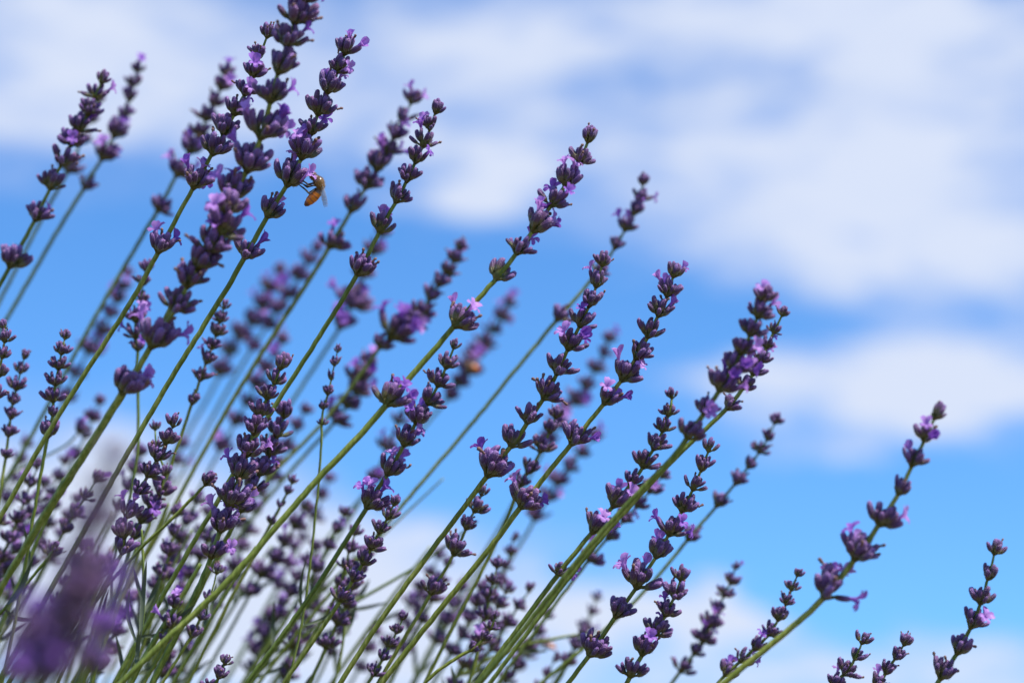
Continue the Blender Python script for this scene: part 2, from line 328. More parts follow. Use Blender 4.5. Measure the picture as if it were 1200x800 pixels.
# ------------------------------------------------------------------ whorl
def whorl(parent, node, axis, mm, rnd, nfl, terminal=False, plain=False, side=None):
    """one ring of buds on its node: mm = full width; foot mesh with stalks and bracts, buds and flowers its children"""
    s = mm * 1.15 / 10.5; Lb = 0.0047 * s ** 0.85 * rnd.uniform(.94, 1.06)
    F3 = frame(axis, Vector((0, -1, 0)), rnd.uniform(-.35, .35) + (math.pi / 2 if rnd.random() < .55 else 0))
    base = Matrix.Translation(node) @ F3.to_4x4()
    n = int(round((6.0 + 10.0 * s) * rnd.uniform(.8, 1.12)))
    n = max(6, min(22, n))
    V, Fc = [], []
    def add(vf):
        o = len(V); V.extend(vf[0]); Fc.extend([tuple(k + o for k in f) for f in vf[1]])
    specs = []; opening = rnd.uniform(.74, 1.16); thin = rnd.random() < .3; bare = rnd.choice((0, math.pi))
    r0 = 0.0009 * s
    for k in range(n):
        c = 0 if k % 2 == 0 else math.pi
        if side is not None and k > 1: c = side
        f = (k // 2) / max(1, (n // 2) - 1) if n > 3 else 0.5
        azm = c + (f - .5) * R(165) + rnd.uniform(-.22, .22)
        row = (k // 2) % 2
        tier = (k // 2) % 3
        if terminal: th = R(rnd.uniform(4, 20) if row else rnd.uniform(26, 50))
        else: th = R((rnd.uniform(44, 68), rnd.uniform(8, 28), rnd.uniform(27, 48))[tier])
        if thin and c == bare and k > 3 and rnd.random() < .6: continue
        specs.append((azm, th * opening, row))
    buds = []
    for (azm, th, row) in specs:
        rad = Vector((math.cos(azm), math.sin(azm), 0))
        d = (rad * math.sin(th) + Vector((0, 0, 1)) * math.cos(th)).normalized()
        b = rad * (r0 * (1.1 + .4 * (1 - row))) + Vector((0, 0, 1)) * (0.0007 * s * (1.6 if row else .3)) + d * 0.0008 * s
        add(tube([Vector((0, 0, -0.0006 * s)), b * .5 + rad * .0002, b + d * .0004 * s], [.00055 * s, .0004 * s, .0004 * s], 5))
        buds.append((b, d, rad))
    for c in (0, math.pi):                       # a pointed bract under each half of the ring
        rad = Vector((math.cos(c), math.sin(c), 0)); sd = Vector((-math.sin(c), math.cos(c), 0)); o = len(V)
        ang0 = R(rnd.uniform(45, 70)); pts = []
        for i, wd in enumerate((.25, .95, .8, .3, .02)):
            t = i / 4 * .0034 * s; a2 = ang0 - i * .14
            p = rad * (.0004 + t * math.sin(a2)) + Vector((0, 0, -.0006 * s + t * math.cos(a2)))
            for g in (-1, 0, 1): V.append(p + sd * g * wd * .0013 * s + (Vector((0, 0, 1)) - rad * .4) * abs(g) * .0005 * s * wd)
        for i in range(4):
            for j in range(2):
                a = o + i * 3 + j; Fc.append((a, a + 1, a + 4, a + 3))
    w = mesh_obj('whorl', [tuple(v) for v in V], Fc, M_NODE, parent); w.matrix_local = base
    nfl = sum(1 for _ in range(nfl) if rnd.random() < .86) if nfl > 1 else nfl
    order = list(range(len(buds))); rnd.shuffle(order)
    fl = set(order[:nfl]); dry = {k for k in order[nfl:] if rnd.random() < .11}
    for k, (b, d, rad) in enumerate(buds):
        l = Lb * rnd.uniform(.72, 1.14) * (1.04 if k in fl else 1)
        m4 = Matrix.Translation(b) @ frame(d, rad, rnd.uniform(-.5, .5)).to_4x4() @ Matrix.Diagonal((l * rnd.uniform(.92, 1.1), l * rnd.uniform(.92, 1.1), l, 1))
        link_obj('bud', rnd.choice(BUDS), w, m4)
        if k in fl:
            q = 0.0042 * (s ** .6) * rnd.uniform(.85, 1.12)
            tip = b + d * l * (.30 if terminal else .46)
            d2 = (d + Vector((rnd.uniform(-.2, .2), rnd.uniform(-.2, .2), .1))).normalized()
            link_obj('flower', rnd.choice(FLOWERS), w, Matrix.Translation(tip) @ frame(d2, -rad, rnd.uniform(-.5, .5)).to_4x4() @ Matrix.Diagonal((q, q, q, 1)))
        elif k in dry:
            q = 0.0046 * s
            link_obj('withered_flower', rnd.choice(DRYS), w, Matrix.Translation(b + d * l * .9 - rad * .00025) @ frame(d, rad, rnd.uniform(0, 6)).to_4x4() @ Matrix.Diagonal((q, q, q, 1)))
    return w

# ------------------------------------------------------------------ spike
def catmull(P, per=8):
    out = []
    for i in range(len(P) - 1):
        p0 = P[max(i - 1, 0)]; p1 = P[i]; p2 = P[i + 1]; p3 = P[min(i + 2, len(P) - 1)]
        for k in range(per):
            t = k / per
            out.append(tuple(.5 * (2 * p1[c] + (p2[c] - p0[c]) * t + (2 * p0[c] - 5 * p1[c] + 4 * p2[c] - p3[c]) * t * t + (3 * p1[c] - p0[c] - 3 * p2[c] + p3[c]) * t ** 3) for c in range(2)))
    out.append(tuple(P[-1])); return out

ROOTS = []; RINGS = {}
def spike(label, dep, dia, whorls, stem, drift=0.0, group='lavender flower spikes', root=None, rootless=False):
    """whorls: (x, y, width, flowers) in photograph pixels from the tip down; stem: further pixels down the stalk; dep: metres to the tip"""
    seed = int(whorls[0][0] * 7 + whorls[0][1] * 13 + dep * 1000); rnd = random.Random(seed)
    pts = [(w[0], w[1]) for w in whorls] + list(stem)
    # soften the hand-read zigzag a little
    sm = [pts[0]] + [(.2 * pts[i - 1][0] + .6 * pts[i][0] + .2 * pts[i + 1][0], .2 * pts[i - 1][1] + .6 * pts[i][1] + .2 * pts[i + 1][1]) for i in range(1, len(pts) - 1)] + [pts[-1]]
    per = 8; path = catmull(sm, per)
    acc = [0.0]
    for i in range(1, len(path)): acc.append(acc[-1] + math.dist(path[i], path[i - 1]))
    tot = acc[-1]
    dz = lambda s: dep + drift * s / max(tot, 1)
    def at(s):
        s = max(0, min(tot, s)); i = 0
        lo, hi = 0, len(acc) - 1
        while hi - lo > 1:
            md = (lo + hi) // 2
            if acc[md] <= s: lo = md
            else: hi = md
        f = (s - acc[lo]) / max(acc[hi] - acc[lo], 1e-6)
        return (path[lo][0] + (path[hi][0] - path[lo][0]) * f, path[lo][1] + (path[hi][1] - path[lo][1]) * f)
    def at3(s): x, y = at(s); return px3(x, y, dz(s))
    nodes = []
    for i, wv in enumerate(whorls):
        s = acc[min(i * per, len(acc) - 1)] + wv[2] * .26
        nodes.append((s, wv))
    # stem: from just inside the tip whorl to the last pixel, then on down to the ground
    s0 = nodes[0][0]; s1 = nodes[-1][0]; n = max(24, int(tot / 9))
    P3, rad = [], []
    for i in range(n + 1):
        s = s0 + (tot - s0) * i / n; P3.append(at3(s) + Vector((rnd.uniform(-1, 1), rnd.uniform(-1, 1), rnd.uniform(-1, 1))) * .00012)
        f = min(1, (s - s0) / max(s1 - s0, 1)); rad.append(dia * .9 / 2000 * (.45 + .55 * f ** .8))
    if not rootless:
        t = (P3[-1] - P3[-3]).normalized()
        if t.z > -.35: t = Vector((t.x, t.y, -.35)).normalized()
        p0 = P3[-1]; p1 = p0 + t * .2
        r = root or Vector((p1.x + t.x * .05, p1.y + rnd.uniform(-.02, .02), -.02))
        for i in range(1, 25):
            f = i / 24; P3.append(p0 * (1 - f) ** 2 + p1 * 2 * f * (1 - f) + r * f * f); rad.append(rad[n] * (1 + .25 * f))
        ROOTS.append(r)
    origin = P3[-1].copy()
    e = bpy.data.objects.new('lavender_spike', None); e.empty_display_size = .01; C.objects.link(e); e.location = origin
    e['label'] = label; e['category'] = 'lavender'; e['group'] = group
    V, F = tube([p - origin for p in P3], rad, 16, .11, 4)
    mesh_obj('stem', [tuple(v) for v in V], F, M_STEM, e)
    for i, (s, wv) in enumerate(nodes):
        ax = (at3(s - 6) - at3(s + 8)).normalized()
        ax = (ax * .84 + Vector((rnd.uniform(-.17, .17), rnd.uniform(-.22, .12), .16))).normalized()
        mm = wv[2] * KS / 1200 * dz(s) * 1000 * rnd.uniform(.92, 1.08)
        w = whorl(e, at3(s) - origin, ax, mm, rnd, wv[3] if len(wv) > 3 else 0, terminal=(i == 0)); RINGS.setdefault(e.name, []).append(w)
    return e

def W(txt):
    return [tuple(float(v) if i < 3 else int(v) for i, v in enumerate(t.split(','))) for t in txt.split()]

def leaf(e, pts, dep, wpx):
    """narrow lavender leaf blade as a part of the spike e; pts: pixels from foot to tip"""
    q = catmull(pts, 5); V, F = [], []; n = len(q); P3 = [px3(x, y, dep + .006 * math.sin(i / n * 3)) - e.location for i, (x, y) in enumerate(q)]
    for i in range(n):
        t = (P3[min(i + 1, n - 1)] - P3[max(i - 1, 0)]).normalized(); s = t.cross(Vector((.2, 1, .3))).normalized(); nn = t.cross(s); f = i / (n - 1)
        w = wpx * KS / 1200 * dep * .5 * (.35 + .65 * math.sin(math.pi * min(1, f * .8 + .1))) * (1 - f ** 6)
        for g in (-1, 0, 1): V.append(tuple(P3[i] + s * g * w + nn * (w * .45 * abs(g))))
    for i in range(n - 1):
        for j in range(2): a = i * 3 + j; F.append((a, a + 1, a + 4, a + 3))
    return mesh_obj('leaf', V, F, M_LEAF, e)

# ------------------------------------------------------------------ the flower spikes, read from the photograph
S = spike
def P(txt): return [tuple(float(v) for v in t.split(',')) for t in txt.split()]

# --- upper left
S('lavender spike with a pointed tip bud, its dark green stalk doubled by a paler one', .90, 1.75,
  W('121,92,22 112,107,27,1 109,129,28 93,146,30,1 88,163,30,1 76,183,34 62,212,34 50,243,34,1 12,310,36'), P('-6,345 -40,402'))
S('lavender spike almost hidden behind the one with the pointed tip bud, pale blurred stalk', 1.02, 1.7,
  W('116,116,20 104,140,22 97,160,24,1 84,196,28'), P('63,229 44,266 0,352 -30,410'))
S('lavender spike with a violet topped head and one lone greenish whorl on its pale stalk', 1.0, 1.75,
  W('162,80,20,1 157,96,20 153,113,22,1 148,131,22 137,152,32,2 125,178,32,2 104,212,27'), P('71,263 8,374 -30,440'))
S('lavender spike leaning beside the tallest one, out of focus, bare stalk with one lone whorl', .985, 1.7,
  W('266,84,22,1 263,99,24,1 250,118,24 244,135,26 236,153,27 225,172,30,2 213,192,32,3 188,243,30'), P('165,280 105,380 75,440 40,505 0,575 -30,630'))
S('tallest lavender spike, its violet tip rising out of the top of the view', .775, 2.0,
  W('357,-6,34,2 349,16,40,3 339,42,42,1 330,74,44 319,106,44,1 311,148,50,4 296,190,48,3 276,224,44,2'), P('262,250 236,300 205,352 172,416 140,470 95,540 50,610 0,690'), .02)
S('stout lavender spike crowded with open violet flowers just under the tallest one', .765, 2.0,
  W('268,240,40,2 263,264,48,3 252,286,42,2 236,304,40,1 224,324,40 213,353,42 188,388,46,2 143,460,42,2'), P('128,485 92,540 40,620 0,690'), .02)
S('slender lavender spike alongside the tallest one, flowered lowest head ring and one lone ring', .835, 1.75,
  W('315,38,24 306,62,26 298,83,28,2 291,105,28,1 278,126,32,1 266,151,34 254,172,34 240,195,38,4 183,299,36,3'), P('160,345 120,405 60,500 37,540 10,590 -20,640'))
bee_spike = S('lavender spike that the honeybee clings to, with a broad fan shaped tip', .83, 1.85,
  W('407,56,30,2 398,77,30,3 388,100,34,2 374,125,34 368,150,32,1 358,173,38,3 345,208,40,2 319,240,36,1 288,300,32,1'), P('268,335 235,388 185,468 150,530 105,610 60,690 20,760 0,795'))
S('blurred lavender spike with a flowered tip, behind the one with flower topped lowest ring', .955, 1.8,
  W('484,116,22,3 473,139,24 463,157,25,1 455,173,28,3 447,191,36,2 433,213,32 418,236,30 388,286,32,1'), P('370,318 330,377 270,470 233,540 200,600 150,690 90,790'))
S('lavender spike with a two tone flower at the sides of its long lowest head ring', .845, 1.7,
  W('512,127,23 506,146,24,1 499,165,28,1 490,183,27,1 480,206,28 469,228,32 452,256,36,2 421,319,34'), P('400,355 327,467 300,510 262,575 215,655 150,770'))
# --- blurred, far behind on the left
S('faint far lavender spike in two pale flower clumps behind a dark stalk', 1.06, 1.6,
  W('449,272,22,1 440,290,26,1 428,318,26 413,354,34,3 403,378,32,2'), P('388,400 345,466 310,520 270,590'))
S('hazy far lavender spike, tip level with the lone ring of the flower tipped stalk', 1.14, 1.6,
  W('372,290,20 362,304,22,1 352,322,24 340,343,26,1 326,362,26,2 316,378,24,2 300,400,22'), P('270,450 210,560 160,650'))
S('hazy far lavender spike, paler and lower beside its equally hazy neighbour', 1.17, 1.6,
  W('328,317,20 318,337,26,2 308,354,26,2 297,375,28,1 284,392,28 268,408,28 262,432,28,1'), P('245,465 200,540 150,620'))
S('dim far lavender spike with rounded knots behind the crowded middle heads', 1.12, 1.5,
  W('330,398,20 322,412,22,1 312,430,24 301,448,24,1 290,470,24,1 278,490,26 262,520,26,1'), P('240,560 200,640 170,700'))
S('faint far lavender spike seen between two green stalks, pink flower at its foot', 1.12, 1.6,
  W('150,320,18 145,335,20,1 138,350,22,1 130,366,22 121,385,22 109,404,30,3 86,440,22 80,462,22'), P('60,500 20,575 -20,650'))
S('small upright lavender spike with pale pink flowers behind the stout crowded one', .90, 1.2,
  W('172,313,18 168,329,19 166,346,19 160,372,24,3 155,391,24,1 165,404,20,1'), P('158,425 162,470 164,530 150,600 120,700'))
S('thin upright lavender spike of small even rings with one lone ring below', .89, 1.2,
  W('263,358,15 259,373,18 255,388,20 250,404,20 243,419,24,1 237,437,24 226,469,23'), P('218,495 200,545 180,600 150,680 120,760'))
# --- far left edge
S('neat small lavender spike of six even purple rings on a pale green stalk', .86, 1.25,
  W('77,393,16 73,409,20 69,427,20 66,445,23 61,464,24 64,482,16 57,506,26'), P('53,525 47,560 33,640 17,735 5,790'))
S('slim lavender spike of small buds beside the one with six even rings', .89, 1.15,
  W('29,416,16 25,431,19 20,452,22 16,468,19 13,486,20 10,502,22 8,535,16'), P('3,555 -10,640'))
S('lavender spike cut by the left edge of the view, dark plump buds', .85, 1.3,
  W('5,381,16 7,394,20 3,414,20,0 -1,436,22 -4,455,24'), P('-12,500 -30,590'))
S('lone pink flowered lavender ring on a thin pale arching stalk', 1.0, 1.0,
  W('94,503,18,1'), P('88,513 75,524 58,532 20,550 -20,575'))
# --- centre
S('long lavender spike from high clear tip to the flowered knot above the bee free stalks', .815, 2.15,
  W('691,160,25 683,186,28 666,211,32,2 653,232,32,2 629,264,38,4 611,289,33,1 590,318,36 556,354,42,3 441,488,44,3'), P('425,508 372,560 335,604 272,678 225,722 190,752 150,792'), -.03)
S('blurred lavender spike on a long thin bare stalk with a single ring halfway down', .95, 1.55,
  W('754,212,18 751,231,21,1 746,246,22,2 735,264,22,2 722,288,23 713,306,22 653,374,26'), P('610,425 560,490 480,580 420,655 350,740 310,790'))
S('crisp lavender spike with small open tip rings and buds on both sides of its stalk', .83, 1.8,
  W('707,306,21 701,329,28,1 693,352,29 684,374,30,1 669,401,32,4 656,429,34 645,458,36 620,489,34,0 608,514,34 577,547,50,2'), P('560,573 500,652 440,733 402,795'))
S('crisp lavender spike with pale two lipped flowers on its lower head rings', .825, 1.9,
  W('791,318,24,2 784,340,27,2 776,362,31,1 763,387,32 750,412,34 735,437,36,4 716,463,36,3 686,500,36,1 604,600,38,3'), P('585,630 510,720 450,796'))
S('lavender spike half hidden behind the thick middle stalk, flowers at its foot', .85, 1.7,
  W('533,404,17 525,425,24 516,446,26 506,467,28 490,487,30,2 479,512,34,2 461,544,36,3 431,592,36,4'), P('420,610 370,690 330,746 292,796'))
S('blurred lavender spike of close rings ending in a violet flowered clump', .975, 1.6,
  W('541,289,18 533,302,22,2 526,316,24 517,330,24 506,346,24 493,363,28 488,379,28,2 467,388,44,5 446,402,24'), P('436,422 405,462 375,502 320,552 270,610'))
S('blurred lavender clump with dark and pink flowers below the violet flowered one', 1.02, 1.6,
  W('430,422,24,1 420,438,34,2 424,455,28,2 408,472,26,1 398,488,28,2'), P('380,510 330,560 270,640'))
tiny_dry = S('tiny dry looking lavender spike on a thread thin upright stalk', .87, .9,
  W('396,410,10 393,424,14 389,441,14 386,458,15 378,477,12 377,492,12'), P('377,520 373,570 367,630 356,730 340,790'))
S('lavender spike with an orange bee on it, hazy behind the thick middle stalk', 1.12, 1.5,
  W('597,354,20,1 588,368,24,3 578,384,22 570,400,24 560,415,28,3 552,430,30,2 539,448,26,1 530,460,24'), P('510,486 460,540 400,610 330,700'))
S('crowded lavender spike in the thicket, long row of plump rings from a neat cup tip', .83, 1.8,
  W('331,426,24 325,443,26 315,460,26 308,480,28 299,500,30 292,524,36,1 283,550,38,2 272,582,42,3 262,610,42,4 250,645,40,1'), P('243,668 215,722 180,795'))
S('lavender spike packed against the crowded one with the neat cup tip', .865, 1.6,
  W('336,481,30 328,503,30 318,526,32 308,549,34,1 297,568,34,1 286,590,28'), P('268,625 235,690 200,760'))
S('small lavender spike with separate plump buds in open pairs among the stalks', .82, 1.2,
  W('205,494,23 197,514,24 187,532,27 176,552,26 165,571,24 149,600,28,2 143,622,30 147,642,28'), P('140,655 118,690 95,740 70,795'))
S('lavender spike of soft plump rings tucked behind the one with open bud pairs', .87, 1.3,
  W('182,500,14 178,516,16 198,556,20 189,572,26 181,590,26 168,605,28,1 158,622,26'), P('150,650 130,720 110,790'))
S('single lavender ring on a thin stalk arching right across the thicket', .85, 1.2,
  W('245,563,24'), P('234,574 205,606 165,640 120,690 80,750'))
# --- centre right
S('blurred stout lavender spike with violet flowers halfway up its dense head', .765, 1.8,
  W('897,347,27,2 891,364,28,1 882,386,29 871,408,30,1 862,428,34,4 850,446,38,3 829,480,30,1 808,507,32'), P('797,530 745,580 697,630 648,694 595,760 565,796'), .02)
S('blurred lavender spike of small knots rising beside the dense flowered head', .80, 1.5,
  W('918,367,14 908,386,18 900,403,20,1 893,420,22,1 886,434,24,2 876,446,24 855,478,24'), P('838,492 797,530 752,578 700,634 645,704 578,795'))
S('lavender spike of squat rings running alongside a pair of thick pale stalks', .85, 1.8,
  W('788,462,17 786,481,23 779,499,24 770,519,28 757,541,29 745,562,30 725,584,40,2 708,607,36,3 650,676,24,1'), P('628,708 592,757 561,797'))
S('crisp lavender spike with starry tip cups and a pale flower across its middle', .82, 1.6,
  W('832,523,22 825,544,27 815,567,26 804,590,30 787,620,32,3 775,643,30,1 752,680,40,3 729,710,34 692,766,40'), P('680,782 665,800 640,835'))
S('dark shaded lavender spike below the crisp one with starry cups', .815, 1.6,
  W('799,674,22 794,693,26 783,715,27,1 772,736,30,1 757,758,32,2 741,787,32'), P('733,803 715,835'))
S('lavender spike of seven well spaced small knots on a thin bare stalk', .94, 1.4,
  W('909,492,17 902,513,19 893,525,19 880,543,22 865,563,23 850,581,24 803,635,24'), P('790,652 750,700 705,742 640,795'))
S('blurred small lavender spike in front of the low white cloud', .95, 1.4,
  W('862,664,12,1 859,680,20 850,693,20 842,712,21 833,729,24,2 826,747,25,3 818,760,22 801,782,26'), P('786,800 760,840'))
S('hazy far lavender spike with a reddish tip behind the crisp pale flowered one', 1.1, 1.5,
  W('714,396,20,1 708,412,22 700,430,22 687,452,22 678,470,24,2 663,478,24 655,495,26,2 645,512,26'), P('630,540 600,595 560,660 520,730'))
S('lavender spike of loose round buds in the gap between two crisp stalks', .89, 1.4,
  W('652,484,20 648,499,24 637,521,26 622,553,28 608,560,24'), P('603,590 575,650 535,725 500,795'))
S('hazy far lavender spike crossing behind the gap between two crisp stalks', 1.08, 1.5,
  W('697,512,20,1 682,530,22,1 668,545,26 655,562,26,1 645,582,26,1 630,600,24'), P('610,640 570,700 520,780'))
# --- right
S('lavender spike standing by itself with wide pink flowered lowest ring, well clear of the thicket', .765, 2.0,
  W('1097,484,26 1088,509,30,2 1071,536,32,1 1058,573,30 1036,605,40,1 1013,641,44,2 968,699,46,3'), P('953,713 910,750 868,783 840,806 790,850'))
S('lavender spike farthest out from the thicket, five cups spaced along its tip', .80, 1.6,
  W('1167,642,26 1159,673,25 1152,699,30 1142,727,32,2 1127,757,34 1107,789,36'), P('1090,812 1060,850'))
S('slim lavender spike beside the thick stalk of the stand alone one', .87, 1.3,
  W('935,672,12 928,687,17 924,703,19 914,721,22 906,740,20 887,757,22,1 872,771,22,2 853,786,24,1'), P('838,803 810,840'))
S('short lavender tip of four cups peeping up between the outlying spikes', .85, 1.4,
  W('1012,748,22 1004,767,21 995,787,25 978,798,22,1'), P('966,815 940,850'))
S('shorter lavender tip with spread knots beside the peeping four cup one', .85, 1.4,
  W('1062,751,20 1052,767,21 1041,784,24 1030,799,24,1'), P('1018,818 990,850'))
# --- bottom thicket
S('lavender spike of small open cups with a lone cup lower on its stalk', .845, 1.5,
  W('463,588,16 457,602,21 447,619,22 437,638,24 428,655,24 418,673,24 400,700,26'), P('390,718 336,795'))
S('soft lavender spike just behind the one of small open cups', .90, 1.3,
  W('417,622,18 410,642,20 405,660,20 401,682,18'), P('388,712 345,780'))
S('lavender spike with withered brown buds between two crisp stalks', .86, 1.4,
  W('566,576,18 560,592,24 546,615,24 543,632,32 504,697,30'), P('490,720 445,796'))
S('small lavender spike crossing under two crisp bare stalks', .86, 1.2,
  W('473,722,14 466,738,17 459,752,19 451,768,19 439,787,20'), P('428,806 400,850'))
S('thin withered lavender tip beside the pair of thick pale stalks', .85, 1.2,
  W('581,721,11 577,734,14 569,746,14 556,761,16'), P('535,769 505,790 480,820'))
S('little lavender side shoot under the thick dark stalk, buds hanging in pairs', .80, 1.1,
  W('255,667,18 247,704,18 236,720,19 228,742,20'), P('215,760 190,800'))
sprig = S('short lavender sprig with one bright flower against crossing green stalks', .80, 1.3,
  W('205,706,20,2 201,728,26,1 197,748,20'), P('188,768 168,800'))
S('tiny lavender tip of paired cups low in the thicket', .83, 1.2,
  W('265,774,17 259,790,20 250,803,20'), P('240,820 220,850'))
bud_pair = S('small pointed lavender bud pair on a thin arching stalk', .86, 1.1,
  W('65,641,15'), P('58,652 35,680 5,712 -20,740'))
dark_ring = S('dark lavender ring facing away on a crooked thin stalk', .70, 1.2,
  W('122,663,34'), P('116,690 100,730 80,795'))
# --- far thicket behind
far = [
 ('far lavender tip rising behind the withered brown buds', 1.0, '602,630,14 599,646,16 594,662,18 586,680,18 580,695,18', '565,725 535,790'),
 ('far lavender head packed low behind the crossing bare stalks', 1.0, '566,688,22 560,704,24,1 551,722,24 543,742,24 531,760,22', '515,785 490,830'),
 ('far lavender head with grey green rings in the middle of the thicket', 1.05, '540,688,20 532,706,22 524,726,22,1 514,746,22', '500,775 470,830'),
 ('far lavender spike with a tan bee low in the thicket', 1.08, '632,752,18,2 620,766,20,1 606,781,22,1 595,794,20', '580,810 550,850'),
 ('far lavender spike with pale pink flowers by the thread thin stalk', 1.0, '357,592,20 347,612,24 336,634,26,1 324,653,26,2 308,668,28,1 296,690,26', '280,720 240,790'),
 ('far slim lavender tip against white cloud beside the thick dark stalk', .90, '343,563,12 339,574,14 329,591,13 320,608,13', '305,640 270,700 240,760'),
 ('far lavender spike in a dark violet clump near the lowest stalks', 1.06, '330,706,20,1 320,722,24,1 311,742,26,3 303,762,26,2 296,782,24', '285,802 265,840'),
 ('far lavender spike of grey green rings left of the thick dark stalk', .98, '232,585,20 225,604,22 213,632,24 204,655,26,1 193,676,26,1 183,700,24', '170,730 140,790'),
 ('far lavender spike dim behind the arching single ring', 1.05, '245,600,20 236,622,22 226,646,22,1 214,670,22', '200,700 160,780'),
 ('far lavender spike with pale flowers by the left edge', .97, '52,565,18 45,583,20 38,602,22 28,622,24,1 16,642,24,1 8,664,24', '0,690 -20,760'),
 ('far lavender spike of tight greyish rings by the left edge', 1.0, '66,592,18 58,612,20 48,636,22 36,660,24 24,684,24,1', '10,720 -10,780'),
 ('far lavender spike grey and dim behind the near purple blur', 1.0, '100,640,20 92,660,22 82,684,24,1 72,708,24 60,730,24', '45,760 20,820'),
 ('far lavender head half lost behind the thin upright stalk', 1.03, '415,700,18 408,718,20 398,740,20,1 388,762,20', '375,790 350,840'),
 ('far lavender head behind the small spike that crosses two stalks', 1.08, '500,700,18 492,716,20 484,736,20,1 474,758,22', '460,785 430,840'),
 ('far lavender spike with round knots beside the hazy orange bee spike', 1.05, '480,468,18,1 468,490,20,1 455,520,22,2 440,560,24,1', '420,590 370,670 310,760'),
 ('far lavender spike dim between the middle stalks and the cloud', 1.08, '358,480,18 348,500,20,1 340,520,22 322,556,22', '300,600 260,680'),
 ('far lavender spike with lilac flowers under the small even rings', 1.02, '165,530,18 158,548,22,1 150,570,22,2 140,590,22', '120,630 80,710'),
 ('far lavender tip low behind the two thick pale stalks', 1.05, '700,700,14 694,716,16 686,734,18,1 678,752,20', '660,780 630,830'),
 ('far lavender tips merging with the lowest cloud by the crisp stalk', .97, '682,740,14 676,756,16 668,774,20', '655,795 630,840'),
 ('far lavender spike crowding the foot of the leaning thick stalk', .95, '150,700,18 143,718,20 135,738,22,1 128,758,22 120,776,22', '110,800 90,850'),
]
for (lb, dp, wt, st) in far: S(lb, dp, 1.4, W(wt), P(st))
# --- very near, dissolved by the short depth of field
S('very near lavender spike dissolved into a large violet blur', .44, 1.4,
  W('104,628,50 98,658,58,1 90,690,64,1 82,720,66,3 70,752,66,2 56,786,66,1'), P('30,830 -20,900'))
S('very near lavender spike, a second violet blur lower beside the large one', .47, 1.3,
  W('42,728,48,2 34,756,54,2 24,786,54,1'), P('0,820 -40,890'))
S('very near lavender tip, a dusky smudge hanging in front of the leaning stalks', .44, 1.2,
  W('132,535,36 124,570,42 114,606,44'), P('100,650 70,730 30,805 -10,880'))
S('near dark lavender spike soft beside the large violet blur', .58, 1.3,
  W('124,735,38,1 112,775,42'), P('85,810 55,870'))
# the flower the bee drinks from, on the seventh ring of its spike
bw = RINGS[bee_spike.name][6]
fa = px3(352, 213, .8255) - bee_spike.location; fb = px3(367, 200.5, .8235) - bee_spike.location
link_obj('flower', FLOWERS[2], bw, bw.matrix_basis.inverted() @ Matrix.Translation(fa) @ frame(fb - fa, Vector((-1, 0, 1))).to_4x4() @ Matrix.Diagonal((.0044, .0044, .0050, 1)))
# --- more of the far thicket, each a small head on a leaning stalk
for (lb, dp, wt, st) in [
 ('far lavender head grey violet beside the lone pink flowered ring', 1.05, '118,470,18 110,488,20 101,508,20,1 92,530,22', '70,570 30,640'),
 ('far lavender head with pale tips low by the left edge', 1.1, '30,520,18 24,538,20 16,560,22,1 8,582,22', '-5,610 -30,670'),
 ('far lavender head dim in the leaf tangle under the crowded spike', 1.0, '285,640,20 276,660,22 266,684,24,1 254,708,22', '235,745 200,810'),
 ('far lavender head with lilac flowers right of the crowded spike', 1.12, '345,640,18 338,660,20,1 330,682,22,1', '310,720 270,790'),
 ('far lavender head showing between the thick dark stalk and the small open cups', 1.1, '375,680,18 368,700,20 358,724,22,1 346,748,22', '330,780 300,830'),
 ('far lavender head low and dim beside the tiny tip of paired cups', 1.04, '225,742,20 217,762,22,1 208,784,22', '198,805 175,850'),
 ('far lavender head just clearing the lowest edge by the thread thin stalk', 1.08, '440,740,18 432,758,20 422,780,20,1', '410,802 385,850'),
 ('far lavender head of brownish rings beneath the withered brown buds', 0.98, '525,660,16 518,678,18 508,700,20 497,722,20', '480,755 450,815'),
 ('far lavender head small and grey under the pair of thick pale stalks', 1.1, '585,735,18 576,752,20 566,772,20', '550,800 525,845'),
 ('far lavender head violet and soft behind the arching thin bud pair', 1.06, '90,585,18 82,604,20,1 73,626,22,1 62,650,22', '40,690 5,760'),
 ('far lavender head hazy behind the small spike with open bud pairs', 1.12, '215,520,18 208,538,20,1 200,560,20', '180,600 140,680'),
 ('far lavender head hazy above the far pale pink flowered spike', 1.15, '385,560,18 378,580,20 369,602,22,1 358,626,20', '335,670 290,750'),
]: S(lb, dp, 1.4, W(wt), P(st))
# narrow leaves low on some stalks
for (e, pts, dp, w) in [(dark_ring, '96,735 108,700 124,668', .72, 6), (dark_ring, '88,760 104,716 128,690', .70, 5), (dark_ring, '84,785 68,740 60,690', .71, 6),
                        (bud_pair, '10,708 24,690 40,652', .85, 7), (bud_pair, '30,686 34,650 28,615', .86, 5), (bud_pair, '6,712 20,724 46,726', .86, 6),
                        (sprig, '165,745 168,700 172,655', .81, 6), (sprig, '165,745 190,742 208,728', .80, 5), (sprig, '160,752 150,720 152,690', .82, 5),
                        (tiny_dry, '357,732 375,726 390,716', .87, 4), (tiny_dry, '357,732 352,695 358,655', .87, 4)]:
    leaf(e, P(pts), dp, w)
